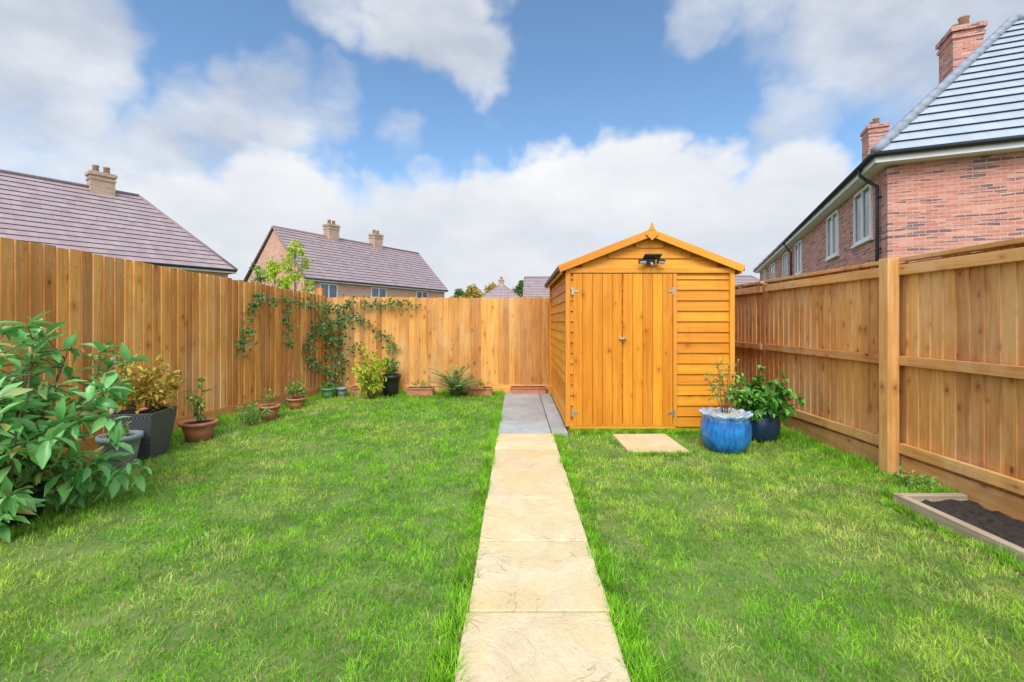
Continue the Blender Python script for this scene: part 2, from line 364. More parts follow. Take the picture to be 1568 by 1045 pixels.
for (y0,y1,xa,xb,den,h,w) in [(-2.9,1.2,-5.3,3.2,600,.04,.005),(1.2,2.2,-2.9,3.0,14500,.027,.0027),(2.2,3.2,-4.3,3.2,10000,.028,.0033),(3.2,4.6,-4.6,3.2,6500,.030,.0042),(4.6,6.2,-4.3,3.2,4200,.032,.0055),(6.2,8.2,-3.95,3.2,3000,.034,.0068)]:
    n=int((y1-y0)*(xb-xa)*den); x=rng.uniform(xa,xb,n); y=rng.uniform(y0,y1,n)
    k=(x>X0(y)+.03)&~inside(x,y,-.004)
    pn=vnoise(x,y,3.2,4,7,.7); worn=np.exp(-((x+2.62)**2/.14+(y-2.55)**2/.05))
    cl=vnoise(x,y,13,3,6,.6)
    k&=rng.random(n)<(1-.55*sstep(pn,.54,.66))*(1-.85*worn)*(.6+.4*sstep(cl,.25,.5))
    x=x[k];y=y[k];pn=pn[k];cl=cl[k]; xs.append(x);yss.append(y);hs.append(h*rng.uniform(.4,1.5,len(x))*(1.25-.9*(pn-.3))*(.65+.8*cl));ws.append(w*rng.uniform(.6,1.4,len(x)))
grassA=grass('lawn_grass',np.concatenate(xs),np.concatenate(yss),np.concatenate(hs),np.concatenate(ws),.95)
ex=[];ey=[];eh=[]
def strip(xf,y0,y1,n,spread,h):
    y=rng.uniform(y0,y1,n); x=xf(y)+rng.normal(0,spread,n); clump=.45+.95*sstep(vnoise(x*0,y,5,4,4,.7),.3,.75)
    ex.append(x);ey.append(y);eh.append(h*rng.uniform(.4,1.2,n)*clump)
strip(lambda y:PX0-.035+.04*(vnoise(y,y*0,5,4,8,.7)-.5),0.5,8.1,14000,.035,.075)
strip(lambda y:PX1+.035+.04*(vnoise(y,y*0,5,4,9,.7)-.5),0.5,5.2,12000,.035,.075)
strip(lambda y:X0(y)+.16,3,8.1,9000,.09,.10)
strip(lambda y:3.1+0*y,3.3,6.5,7000,.06,.10)
strip(lambda y:2.64+0*y,1.0,3.3,4000,.025,.08)
def strip2(x0,x1,yv,n,sp,h):
    x=rng.uniform(x0,x1,n); ex.append(x); ey.append(yv+rng.normal(0,sp,n)); eh.append(h*rng.uniform(.5,1.2,n))
strip2(-3.5,-.25,8.1,6000,.06,.10); strip2(.62,2.6,5.28,3500,.03,.07); strip2(2.7,3.2,3.34,1500,.03,.1); strip2(2.6,3.2,5.5,2500,.25,.09)
strip2(1.08,1.70,4.43,700,.02,.06)
ex=np.concatenate(ex);ey=np.concatenate(ey);eh=np.concatenate(eh)
k=(~inside(ex,ey,-.018))&(ex<3.2)&(ey<8.2); ex=ex[k];ey=ey[k];eh=eh[k]
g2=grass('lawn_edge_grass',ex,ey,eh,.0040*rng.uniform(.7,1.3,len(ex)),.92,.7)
g2.parent=grassA

# ------------------------------------------------------------------ fences
def boards(b,p0,p1,ztop,z0,side,w=.118,step=.1,tilt=.09,mi=0,th=.011,nails=None,nside=1):
    p0=Vector(p0);p1=Vector(p1);d=(p1-p0);L=d.length;d.normalize();ang=math.atan2(d.y,d.x)
    nn=Vector((-d.y,d.x,0))*nside
    n=int(L/step)
    for i in range(n+1):
        c=p0+d*(i*step+.05); zt=ztop(c)+random.uniform(-.008,.008)
        R=Matrix.Rotation(ang+tilt*side+random.uniform(-.03,.03),3,'Z')@Matrix.Rotation(random.uniform(-.005,.005),3,'Y')
        b.box((c.x,c.y,(zt+z0)/2),(w+random.uniform(-.008,.006),th,zt-z0),R,2,mi)
        if nails is not None:
            for z in (.42,1.02,zt-.17):
                q=c+nn*(th/2+.0015)+d*random.uniform(-.008,.008)
                nails.box((q.x,q.y,z+random.uniform(-.01,.01)),(.007,.004,.007),Matrix.Rotation(ang,3,'Z'))
e=empty('garden_fence',(-4.2,4,0))
zl=lambda c:1.755+.0600*(8.24-c.y) if c.y>2.5 else 2.10
nb=MB()
b=MB(); boards(b,(X0(8.24),8.24,0),(X0(-3),-3,0),zl,.16,1,tilt=.19,th=.016,w=.110,nails=nb,nside=1); 
b.to('feather_boards',M_fence,e,(4.2,-4,0)); nb.to('nails',M_nail,e,(4.2,-4,0))
b=MB()
for y0_,y1_ in ((8.2,5.3),(5.3,2.4),(2.4,-.5),(-.5,-3)):
    for z in (.4,1.0,1.6): b.beam((X0(y0_)-.05,y0_,z),(X0(y1_)-.05,y1_,z),.05,.08)
    b.box((X0(y0_)-.08,y0_-.02,.95),(.1,.1,1.9))
    b.beam((X0(y0_)+.012,y0_,.075),(X0(y1_)+.012,y1_,.075),.025,.165)
b.to('rails_and_gravel_board',M_fence,e,(4.2,-4,0))
e=empty('garden_fence',(0,8.24,0))
nb=MB()
b=MB(); boards(b,(-3.44,8.24,0),(3.3,8.24,0),lambda c:1.735+.008*math.sin(c.x*1.7),.15,1,tilt=.15,th=.014,nails=nb,nside=-1); b.to('feather_boards',M_fence,e,(0,-8.24,0)); nb.to('nails',M_nail,e,(0,-8.24,0))
b=MB(); 
b.beam((-3.42,8.222,.075),(3.25,8.222,.075),.025,.16)
for z in (.45,1.0,1.6): b.beam((-3.42,8.285,z),(3.3,8.285,z),.05,.08)
for x in (-3.4,-.55,2.3): b.box((x,8.33,.85),(.1,.1,1.7))
b.to('rails_and_gravel_board',M_fence,e,(0,-8.24,0))
e=empty('garden_fence',(3.25,3,0))
b=MB(); boards(b,(3.29,8.24,0),(3.29,-3,0),lambda c:1.80,.15,-1,w=.12,step=.105,tilt=.10,th=.014); b.to('feather_boards',M_fenceR,e,(-3.25,-3,0))
b=MB()
posts=[8.1,6.0,3.90,.95,-2]
for k in range(4):
    ya,yb=posts[k]-.05,posts[k+1]+.05
    for z,h,w in ((.23,.085,.045),(.97,.08,.045),(1.735,.085,.045)):
        b.beam((3.25-.0,ya,z),(3.25,yb,z+random.uniform(-.008,.008)),w,h)
    b.beam((3.262,ya,.075),(3.262,yb,.075),.03,.17)
    b.beam((3.272,ya,1.822),(3.272,yb,1.822),.085,.035)
b.to('rails',M_fenceR,e,(-3.25,-3,0),bevel=.004)
b=MB()
for yy in posts:
    if yy in (6.0,): continue
    b.box((3.185,yy,.91),(.10,.10,1.86))
b.to('posts',M_fenceR,e,(-3.25,-3,0),bevel=.005)

# ------------------------------------------------------------------ shed
SX0,SX1,SY0,SY1=.588,2.555,5.40,7.85; CX=(SX0+SX1)/2; ZE=1.93; ZR=2.315; ZB=.06
sh=empty('garden_shed',(CX,SY0,0)); OFF=(-CX,-SY0,0)
slope=(ZR-ZE)/(CX-SX0); sa=math.atan(slope)
b=MB()
def hb(z,h,x0,x1,y,face):
    t=.15+random.uniform(-.015,.015)
    if face=='f': b.box(((x0+x1)/2,y,z),(x1-x0,.016,h),Matrix.Rotation(-t,3,'X'),0)
    else: b.box((y,(x0+x1)/2,z),(.016,x1-x0,h),Matrix.Rotation(t if face=='l' else -t,3,'Y'),1)
st=.125; z=ZB+.06
while z<ZR-.03:
    if z<ZE-.02: xa,xb=SX0+.01,SX1-.01
    else:
        hw=(ZR-z-.005)/slope; xa,xb=CX-hw,CX+hw
    hb(z,st+.014,xa,xb,SY0+.02,'f'); hb(z,st+.014,xa,xb,SY1-.02,'f')
    if z<ZE-.02:
        hb(z,st+.014,SY0+.02,SY1-.02,SX0+.012,'l'); hb(z,st+.014,SY0+.02,SY1-.02,SX1-.012,'r')
    z+=st
for yy in (SY0+.036,SY1-.036):
    b.add([(SX0,yy,ZE-.06),(SX1,yy,ZE-.06),(SX1,yy,ZE),(CX,yy,ZR+.02),(SX0,yy,ZE)],[(0,1,2,3,4)],[(5,1,z_) for z_ in (0,1,2,3,4)])
b.to('cladding',M_shed,sh,OFF)
b=MB()
for x in (SX0+.012,SX1-.012): b.box((x,SY0-.002,(ZB+ZE)/2),(.055,.05,ZE-ZB),None,2)
b.box((SX0-.004,SY1,(ZB+ZE)/2),(.05,.05,ZE-ZB),None,2)
b.box((1.865,SY0-.006,.965),(.045,.04,1.80),None,2)
b.box((CX,SY0-.012,1.905),(SX1-SX0-.06,.028,.06),None,0)
b.box(((SX0+1.89)/2+.01,SY0-.004,ZB+.0),(1.89-SX0-.04,.03,.06),None,0)
for s_ in (-1,1):
    a=Vector((CX,SY0-.07,ZR+.026)); c=Vector((CX+s_*(CX-SX0+.10),SY0-.07,ZR+.026-slope*(CX-SX0+.10)))
    b.beam(a,c,.02,.085)
    a2=a+Vector((0,SY1-SY0+.14,0)); c2=c+Vector((0,SY1-SY0+.14,0)); b.beam(a2,c2,.02,.085)
R=Matrix.Rotation(math.pi/4,3,'Y'); b.box((CX,SY0-.093,ZR+.005),(.105,.02,.105),R,2)
b.add([(CX-.04,SY0-.105,ZR+.045),(CX+.04,SY0-.105,ZR+.045),(CX,SY0-.105,ZR+.145),(CX-.04,SY0-.083,ZR+.045),(CX+.04,SY0-.083,ZR+.045),(CX,SY0-.083,ZR+.145)],[(0,1,2),(5,4,3),(0,2,5,3),(2,1,4,5),(1,0,3,4)])
b.to('trim_and_bargeboards',M_trim,sh,OFF,bevel=.003)
def door(x0,x1,nm):
    b=MB(); n=5; w=(x1-x0)/n
    for i in range(n): b.box((x0+w*(i+.5),SY0-.014,.965),(w-.004,.016,1.80),None,2)
    b.to(nm,M_shed,sh,OFF,bevel=.0025)
door(.66,1.238,'door_left'); door(1.248,1.838,'door_right')
b=MB()
for (x,s_) in ((.655,1),(1.845,-1)):
    for z in (.22,1.66):
        b.box((x,SY0-.028,z),(.028,.006,.085)); b.box((x+s_*.035,SY0-.0265,z),(.06,.005,.022))
b.box((1.242,SY0-.03,1.10),(.08,.012,.022)); b.tube([(1.222,SY0-.03,1.10),(1.222,SY0-.06,1.10)],.008,8)
b.tube([(1.20,SY0-.055,1.095),(1.29,SY0-.055,1.095)],.005,6)
b.to('hinges_and_bolt',M_metal,sh,OFF)
b=MB()
for s_ in (-1,1):
    a=Vector((CX+s_*.0,0,ZR+.052)); L_=CX-SX0+.11
    c=Vector((CX+s_*L_,0,ZR+.052-slope*L_)); m_=(a+c)/2; m_.y=(SY0+SY1)/2
    R=Matrix.Rotation(s_*sa,3,'Y'); b.box(m_,((c-a).length,SY1-SY0+.118,.012),R,1)
    b.box((c.x,(SY0+SY1)/2,c.z-.02),(.012,SY1-SY0+.118,.05),None,1)
b.to('felt_roof',M_felt,sh,OFF)
b=MB()
for x in (SX0-.07,SX1+.07): b.box((x,(SY0+SY1)/2,ZR-slope*(CX-SX0+.07)-.005),(.02,SY1-SY0+.11,.07),None,1)
b.box((CX,(SY0+SY1)/2,.03),(SX1-SX0-.04,SY1-SY0-.06,.06),None,0)
b.to('eaves_and_bearers',M_shed,sh,OFF)
b=MB()
b.box((CX,SY0-.03,2.01),(.10,.07,.06)); b.box((CX,SY0-.10,2.055),(.20,.13,.016),Matrix.Rotation(-.35,3,'X'))
for s_ in (-1,1):
    R=Matrix.Rotation(s_*.35,3,'Z')@Matrix.Rotation(.5,3,'X'); b.box((CX+s_*.105,SY0-.09,2.0),(.10,.03,.05),R)
    b.box((CX+s_*.109,SY0-.107,1.988),(.075,.012,.028),R,mi=1)
b.tube([(CX,SY0-.07,1.985),(CX,SY0-.10,1.965)],.018,10,mi=1)
b.to('solar_light',[M_black,M_lens],sh,OFF,bevel=.003)

# ------------------------------------------------------------------ raised bed
e=empty('raised_bed',(2.95,2.3,0)); b=MB()
b.box((2.715,1.9,.02),(.055,2.72,.11),None,1); b.box((2.96,3.235,.02),(.44,.05,.11),None,0)
b.to('timber_edging',M_oldwood,e,(-2.95,-2.3,0),bevel=.006)
b=MB(); vs=[];fs=[]
for j in range(60):
    for i in range(14): vs.append((2.74+.46*i/13,.5+2.71*j/59,.03+random.uniform(-.012,.018)))
for j in range(59):
    for i in range(13): a=j*14+i; fs.append((a,a+1,a+15,a+14))
b.add(vs,fs); b.to('soil_bed',M_soil,e,(-2.95,-2.3,0))

# ------------------------------------------------------------------ plants
def plant(loc,H,R,nstem,ntwig,lper,L,W,lm,parent,z0=0,low=.35,tw=.2,sm=M_twig,sr=.008,droop=.3,rosette=False,flat=(1,1),spread=.25,updir=.5,wd=(.1,.9,.85,.03)):
    b=MB(); P=[];D=[];LL=[]
    for i in range(nstem):
        a=2.4*i+rng.random(); rr=math.sqrt((i+.5)/nstem) if nstem>1 else 0
        tip=np.array([R*rr*math.cos(a)*flat[0],R*rr*math.sin(a)*flat[1],z0+H*(1-.45*rr**2)*rng.uniform(.74,1.06)])
        base=np.array([R*.12*math.cos(a),R*.12*math.sin(a),z0])
        mid=base*.45+tip*.55+rng.normal(0,.06*R,3); mid[:2]*=.85
        pts=[base,(base+mid)/2+rng.normal(0,.02*R,3),mid,(mid+tip)/2+rng.normal(0,.02*R,3),tip]
        b.tube(pts,[sr,sr*.85,sr*.65,sr*.5,sr*.3],5)
        for k in range(ntwig):
            t=low+(1-low)*(k+rng.random())/ntwig; t=min(t,.999); s=t*4; q=int(s); p=pts[q]+(pts[q+1]-pts[q])*(s-q)
            d=runit()*.8+np.array([math.cos(a)*.6*rr,math.sin(a)*.6*rr,updir]); d/=np.linalg.norm(d)
            l=tw*H*rng.uniform(.5,1.1); e_=p+d*l
            b.tube([p,e_],[sr*.4,sr*.22],4)
            for j in range(lper):
                if rosette:
                    u=.75+.25*rng.random() if j<lper*.7 else rng.random()*.7
                    rd=runit(); rd-=d*rd.dot(d); rd/=np.linalg.norm(rd)+1e-6; dd=rd+d*rng.uniform(.1,.9)
                else:
                    u=rng.random(); dd=runit()+d*.5+np.array([0,0,.25])
                P.append(p+(e_-p)*u+runit()*.01); D.append(dd); LL.append(L*rng.uniform(.55,1.2))
    b.to('stems',sm,parent)
    LL=np.array(LL); P=np.array(P); P[:,2]=np.maximum(P[:,2],.02); leaf_mesh('leaves',P,D,LL,LL*(W/L),lm,parent,droop=droop,wd=wd)
def sqpot(b,r0,r1,h):
    V=[];F=[]
    for (r,z) in ((r0,0),(r1,h),(r1-.02,h),(r1-.04,h*.85)):
        V+=[(-r,-r,z),(r,-r,z),(r,r,z),(-r,r,z)]
    for i in range(3):
        for k in range(4): F.append((i*4+k,i*4+(k+1)%4,(i+1)*4+(k+1)%4,(i+1)*4+k))
    F.append((3,2,1,0)); b.add(V,F)
def pot(parent,r0,r1,h,m,rim=.015,square=False):
    b=MB(); prof=[(r0,0),(r0+(r1-r0)*.5,h*.5),(r1,h*.84),(r1+rim,h*.85),(r1+rim,h),(r1-.008,h),(r1-.014,h*.88)]
    b.lathe(prof,32) if not square else sqpot(b,r0,r1,h)
    b.to('pot',m,parent,bevel=.004 if square else 0)
    b=MB(); rs=r1-.012; 
    b.lathe([(rs,h*.80),(rs*.7,h*.9),(rs*.3,h*.92),(.005,h*.92)],24) if not square else b.box((0,0,h*.88),(2*rs,2*rs,.04))
    b.to('soil_top',M_soil,parent)

WB=(.12,.8,1.0,.12)
e=empty('evergreen_shrub',(-3.30,2.98,0)); pot(e,.13,.17,.22,M_black)
plant(None,1.12,.60,17,7,9,.14,.054,L_big,e,z0=.18,low=.35,tw=.2,sm=M_bark,sr=.011,droop=.3,rosette=True,wd=WB)
plant(None,.55,.62,14,6,8,.135,.052,L_big,e,z0=.06,low=.35,tw=.28,sm=M_bark,sr=.009,rosette=True,droop=.35,updir=0,wd=WB)
e=empty('woven_planter_plant',(-3.64,4.42,0),.15); pot(e,.15,.205,.44,M_woven,square=True)
plant(None,.58,.28,14,7,9,.068,.03,L_yel,e,z0=.38,low=.2,tw=.25,sm=M_bark,sr=.005)
e=empty('grey_pot_plant',(-3.56,4.08,0)); pot(e,.11,.15,.29,M_greypot)
plant(None,.16,.10,5,3,5,.05,.02,L_mid,e,z0=.22,low=.3,tw=.3)
e=empty('birch_sapling',(-3.98,4.45,0)); b=MB(); b.tube([(0,0,0),(.01,.02,.5),(.0,.03,.95)],[.03,.026,.018],8); b.to('trunk',M_palebark,e)
plant(None,.35,.22,6,4,6,.05,.03,L_mid,e,z0=.75,low=.2,tw=.3,sm=M_bark,sr=.005)
e=empty('terracotta_pot_plant',(-3.52,5.03,0)); pot(e,.12,.165,.20,M_terra,rim=.02)
plant(None,.60,.11,3,7,5,.065,.03,L_dark,e,z0=.18,low=.1,tw=.12,sm=M_bark,sr=.006)
e=empty('small_shrub',(-3.33,5.72,0)); plant(None,.30,.2,10,5,8,.05,.02,L_mid,e,low=.3,tw=.3,sr=.003)
e=empty('terracotta_pot_plant',(-3.30,6.05,0)); pot(e,.09,.125,.19,M_terra); plant(None,.22,.1,5,4,6,.04,.018,L_mid,e,z0=.17,tw=.3,sr=.003)
e=empty('terracotta_pot_plant',(-3.30,6.8,0)); pot(e,.085,.12,.16,M_terra); plant(None,.28,.15,9,5,9,.045,.022,L_mid,e,z0=.12,tw=.3,sr=.003)
e=empty('terracotta_pot_plant',(-3.46,7.15,0)); pot(e,.07,.10,.14,M_terra); plant(None,.45,.08,3,5,5,.035,.02,L_aut,e,z0=.12,tw=.15,sr=.003)
e=empty('green_pot_plant',(-3.22,7.75,0)); pot(e,.08,.11,.17,M_greenpot); plant(None,.12,.1,6,3,8,.035,.02,L_dark,e,z0=.15,tw=.3,sr=.003)
e=empty('grey_flower_pot',(-3.02,7.85,0)); pot(e,.06,.085,.16,M_greypot)
e=empty('lime_shrub',(-2.44,7.62,0)); plant(None,.86,.27,13,8,10,.065,.036,L_lime,e,low=.25,tw=.16,sm=M_bark,sr=.006)
e=empty('black_pot_plant',(-2.22,7.98,0)); pot(e,.12,.165,.37,M_black); plant(None,.38,.15,8,6,10,.055,.02,L_dark,e,z0=.34,low=.2,tw=.25,sr=.004)
def trough(name,x,y,w,leafm=None):
    e=empty(name,(x,y,0)); b=MB(); b.box((0,0,.065),(w,.15,.13)); b.box((0,0,.125),(w+.03,.18,.025)); b.to('trough',M_terra,e,bevel=.006)
    b=MB(); b.box((0,0,.136),(w-.01,.14,.01)); b.to('soil_top',M_soil,e)
    if leafm: plant(None,.14,w*.4,6,4,6,.035,.016,leafm,e,z0=.13,tw=.4,sr=.002,flat=(1,.3))
trough('terracotta_trough',-1.70,8.02,.45,L_mid); trough('terracotta_trough',-.66,8.02,.42,L_aut); trough('terracotta_trough',.20,8.10,.62,None); trough('terracotta_trough',-2.75,8.1,.4,L_mid)
e=empty('palm_fern',(-1.06,7.80,0)); P=[];D=[];LL=[];b=MB()
for i in range(34):
    a=2*math.pi*i/34+rng.random()*.3; L_=rng.uniform(.5,.78); el=rng.uniform(.5,1.3); pts=[]
    for k in range(9):
        t=k/8; r=L_*t*math.cos(el)*(.6+.5*t); z=L_*(math.sin(el)*t*1.25-.42*t*t)+.04
        pts.append(np.array([r*math.cos(a),min(r*math.sin(a),.36),max(z,.03)]))
    b.tube(pts,.0035,4)
    for k in range(1,9):
        d=pts[k]-pts[k-1]; d/=np.linalg.norm(d)+1e-6; s=np.cross(d,[0,0,1]); s/=np.linalg.norm(s)+1e-6
        for q in (0,.33,.66):
            for sg in (-1,1): P.append(pts[k-1]+(pts[k]-pts[k-1])*q); D.append(s*sg+d*.9+np.array([0,0,.15])); LL.append(.12*(1-.55*k/8))
b.to('fronds',M_twig,e); LL=np.array(LL); leaf_mesh('leaflets',P,D,LL,.014,L_palm,e,droop=.2)
def scal(rr,zz,a,i):
    if i>=7: return rr*(1+.022*math.cos(a*14)),zz+.008*math.cos(a*14)
    return rr*(1+.010*abs(math.cos(a*7))),zz
def bluepot(e,s=1,m=M_blue):
    b=MB(); pr=[(.165,0),(.20,.03),(.235,.11),(.245,.19),(.24,.27),(.222,.33),(.222,.345),(.25,.372),(.255,.388),(.24,.392),(.20,.37),(.19,.34)]
    b.lathe([(r*s,z*s) for r,z in pr],112,mod=scal); b.to('pot',m,e)
e=empty('blue_pot_rose',(2.115,4.62,0)); bluepot(e,.98)
b=MB(); b.lathe([(.2,.345),(.12,.365),(.005,.37)],28)
for _ in range(260):
    a=random.uniform(0,6.28); r=.2*math.sqrt(random.random()); b.box((r*math.cos(a),r*math.sin(a),.368),(.018,.015,.012),Matrix.Rotation(random.uniform(0,3),3,'Z')@Matrix.Rotation(random.uniform(0,1),3,'X'))
b.to('gravel_top',M_gravel,e)
plant(None,.62,.20,8,6,4,.042,.026,L_mid,e,z0=.34,low=.3,tw=.2,sm=M_bark,sr=.005)
e=empty('dark_pot_shrub',(2.68,5.02,0)); bluepot(e,.80,M_navy)
plant(None,.52,.36,18,6,9,.09,.055,L_dark,e,z0=.18,low=.25,tw=.26,sm=M_twig,sr=.006,rosette=True,droop=.35,updir=.2)
e=empty('weed_clump',(3.05,3.45,0)); plant(None,.14,.15,8,4,6,.045,.022,L_mid,e,tw=.4,sr=.002)
e=empty('weed_clump',(-3.75,4.6,0)); plant(None,.16,.2,8,4,7,.05,.02,L_dark,e,tw=.4,sr=.002)
e=empty('climbing_vine',(-3.2,8.0,0)); o_=np.array([-3.2,8.0,0]); b=MB(); P=[];D=[]
lines=[([(-3.2,8.05,0),(-3.25,8.1,.4),(-3.18,8.12,.9),(-3.2,8.15,1.5)],.016,200,.10),
([(-3.15,8.1,0),(-3.12,8.13,.5),(-3.22,8.14,1.1),(-3.05,8.15,1.55)],.012,180,.12),
([(-3.2,8.13,1.5),(-2.95,8.15,1.62),(-2.6,8.16,1.6),(-2.25,8.16,1.63),(-1.78,8.16,1.6)],.006,190,.05),
([(-3.2,8.13,1.3),(-2.85,8.15,1.4),(-2.55,8.16,1.15),(-2.25,8.16,.95),(-2.2,8.16,.8)],.006,150,.05),
([(-3.3,8.1,1.5),(-3.48,7.7,1.60),(-3.6,7.1,1.62),(-3.71,6.58,1.66),(-3.74,6.45,1.5),(-3.77,6.3,1.1),(-3.77,6.26,.85)],.006,280,.045),
([(-3.6,7.18,1.6),(-3.6,7.16,1.2),(-3.61,7.2,.9)],.004,80,.04),
([(-3.3,8.05,1.3),(-3.48,7.65,1.05),(-3.49,7.6,.72),(-3.40,7.85,.5),(-3.3,8.0,.35)],.006,230,.06),
([(-3.1,8.14,.6),(-2.9,8.15,.9),(-2.8,8.15,.75)],.004,40,.05),
([(-3.3,8.05,.9),(-3.42,7.9,1.2),(-3.3,8.1,1.6)],.006,140,.07)]
for pts,r,n,sp in lines:
    q=[np.array(p)-o_ for p in pts]
    fine=[]
    for i in range(len(q)-1):
        for t in (0,.33,.66): fine.append(q[i]+(q[i+1]-q[i])*t+rng.normal(0,.012,3)*np.array([1,.3,1]))
    fine.append(q[-1]); b.tube(fine,r,5)
    for _ in range(n):
        s=rng.random()*(len(fine)-1.001); k=int(s); p=fine[k]+(fine[k+1]-fine[k])*(s-k)
        w=rng.normal(0,sp,3); w[1]=-abs(w[1])*.6; P.append(p+w); D.append(runit()+np.array([.3,-.5,-.2]))
b.to('stems',M_bark,e); LL=rng.uniform(.035,.075,len(P)); leaf_mesh('leaves',P,D,LL,LL*.6,L_vine,e,up=rng.normal(0,.5,(len(P),3))+np.array([.2,-1,.3]))

# ------------------------------------------------------------------ houses
def roofplane(b,a,c,d,e_,course=.3,th=.03,mi=0,me_=1):
    a,c,d,e_=map(Vector,(a,c,d,e_)); n=(c-a).cross(d-a).normalized()
    if n.z<0: n=-n
    ux=(c-a).normalized(); up=n.cross(ux); 
    H=abs((d-a).dot(up)); N_=max(2,int(round(H/course)))
    for i in range(N_):
        t0,t1=i/N_,(i+1)/N_+.15/N_ if i<N_-1 else 1
        p=[a.lerp(d,t0)+n*th,c.lerp(e_,t0)+n*th,c.lerp(e_,t1),a.lerp(d,t1)]
        lo=[a.lerp(d,t0)-n*.005,c.lerp(e_,t0)-n*.005]
        V=p; G=[((x-a).dot(ux)+i*.15,i*.3+(.01 if j<2 else .29),0) for j,x in enumerate(p)]
        flip=(p[1]-p[0]).cross(p[3]-p[0]).dot(n)<0
        b.add(V,[(0,3,2,1) if flip else (0,1,2,3)],G,None,mi)
        b.add([lo[0],lo[1],p[1],p[0]],[(0,1,2,3)],None,None,me_)
def window(parent,wall,u,z0,w,h,at,mull=2):
    b=MB()
    def bx(u0,u1,za,zb,d0,d1,mi):
        if wall=='x': b.box(((u0+u1)/2,at-(d0+d1)/2,(za+zb)/2),(u1-u0,d1-d0,zb-za),mi=mi)
        else: b.box((at-(d0+d1)/2,(u0+u1)/2,(za+zb)/2),(d1-d0,u1-u0,zb-za),mi=mi)
    bx(u+.05,u+w-.05,z0+.05,z0+h-.05,.003,.012,1)
    f=.07
    bx(u,u+f,z0,z0+h,.002,.05,0); bx(u+w-f,u+w,z0,z0+h,.002,.05,0); bx(u+f,u+w-f,z0,z0+f,.002,.05,0); bx(u+f,u+w-f,z0+h-f,z0+h,.002,.05,0)
    for k in range(1,mull):
        c=u+w*k/mull; bx(c-.045,c+.045,z0+f,z0+h-f,.002,.045,0)
    bx(u-.05,u+w+.05,z0-.06,z0-.003,.002,.09,0)
    b.to('window',[M_whitepl,M_glass],parent)
def chimney(parent,x,y,z0,z1,wx,wy,mb,pots=2,axis='x'):
    b=MB(); b.box((x,y,(z0+z1)/2),(wx,wy,z1-z0)); b.box((x,y,z1-.32),(wx+.08,wy+.08,.10)); b.box((x,y,z1-.07),(wx+.14,wy+.14,.14))
    b.box((x,y,z1+.02),(wx+.02,wy+.02,.06),mi=1)
    for k in range(pots):
        o=(k-(pots-1)/2)*.42; px,py=(x+o,y) if axis=='x' else (x,y+o)
        b.lathe([(.14,0),(.12,.3),(.145,.32),(.145,.37),(.10,.37),(.09,.3)],14,c=(px,py,z1+.04),mi=2)
    b.to('chimney',[mb,M_conc,M_potclay],parent)
M_tileRidge=plain('plum_ridge_tile',(.27,.19,.19),.7)
def house(name,loc,rot,L,Dp,ze,zr,hl,hr,tm,bm,chim=(),wins=(),course=.34):
    e=empty(name,loc,rot); b=MB(); b.box((L/2,Dp/2,ze/2),(L,Dp,ze))
    o=.3; yr=Dp/2
    for xg,hp in ((0,hl),(L,hr)):
        if hp==0:
            s_=.2 if xg==0 else -.2
            b.add([(xg,0,ze),(xg,Dp,ze),(xg,yr,zr-.12),(xg+s_,0,ze),(xg+s_,Dp,ze),(xg+s_,yr,zr-.12)],[(0,1,2),(5,4,3),(0,2,5,3),(2,1,4,5)])
    b.to('walls',bm,e)
    b=MB(); xl=hl if hl else -.12; xr=L-hr if hr else L+.12; ol=o if hl else .12; orr=o if hr else .12
    A=(-ol,-o,ze);B_=(L+orr,-o,ze);C=(L+orr,Dp+o,ze);D_=(-ol,Dp+o,ze);R0=(xl,yr,zr);R1=(xr,yr,zr)
    roofplane(b,A,B_,R0,R1,course,.045); roofplane(b,D_,C,R0,R1,course,.045)
    if hl: roofplane(b,D_,A,R0,R0,course,.045)
    if hr: roofplane(b,B_,C,R1,R1,course,.045)
    b.to('roof',[tm,M_tiledark],e)
    b=MB(); b.tube([R0,R1],.11,8); 
    for h_,p_,q_,r_ in ((hl,A,D_,R0),(hr,B_,C,R1)):
        b.tube([p_,r_],.09 if h_ else .06,8); b.tube([q_,r_],.09 if h_ else .06,8)
    b.to('ridge_tiles',M_tileRidge,e)
    b=MB()
    for yy in (-o+.02,Dp+o-.02): b.box((L/2,yy,ze-.09),(L+ol+orr-.02,.03,.18))
    for yy in (-o/2,Dp+o/2): b.box((L/2,yy,ze-.16),(L+.02,o-.04,.02))
    for xx,h_ in ((-o+.02,hl),(L+o-.02,hr)):
        if h_: b.box((xx,Dp/2,ze-.09),(.03,Dp+2*o-.08,.18))
    b.to('fascia',M_whitepl,e)
    b=MB(); b.tube([(-ol,-o-.05,ze-.04),(L+orr,-o-.05,ze-.04)],.055,8); b.to('gutter',M_black,e)
    for c_ in chim: chimney(e,*c_)
    for w_ in wins: window(e,*w_)
    return e
a=math.atan2(.81,.58)
A0=Vector((-15.6,24.55)); dx=Vector((math.cos(a),math.sin(a))); LA=24
house('brick_house',(A0.x-dx.x*LA,A0.y-dx.y*LA,0),a,LA,7.2,4.08,8.0,2.9,2.9,M_tileA,M_brickB,chim=[(LA-2.9-1.5,3.6,7.2,8.75,.95,.7,M_brickA,2,'x')])
a=math.atan2(.863,.505)
house('brick_house',(-14.7,31.4,0),a,15.05,7,4.32,8.2,0,0,M_tileA,M_brickB,
  chim=[(4.87,3.5,7.4,9.2,.95,.75,M_brickA,2,'x'),(9.6,3.5,7.4,9.2,.95,.75,M_brickA,2,'x')],
  wins=[('x',1.2,2.85,1.5,1.2,0),('x',5.9,2.85,1.6,1.2,0),('x',11.1,2.85,1.5,1.2,0),('y',2.6,2.6,1.0,1.2,0)])
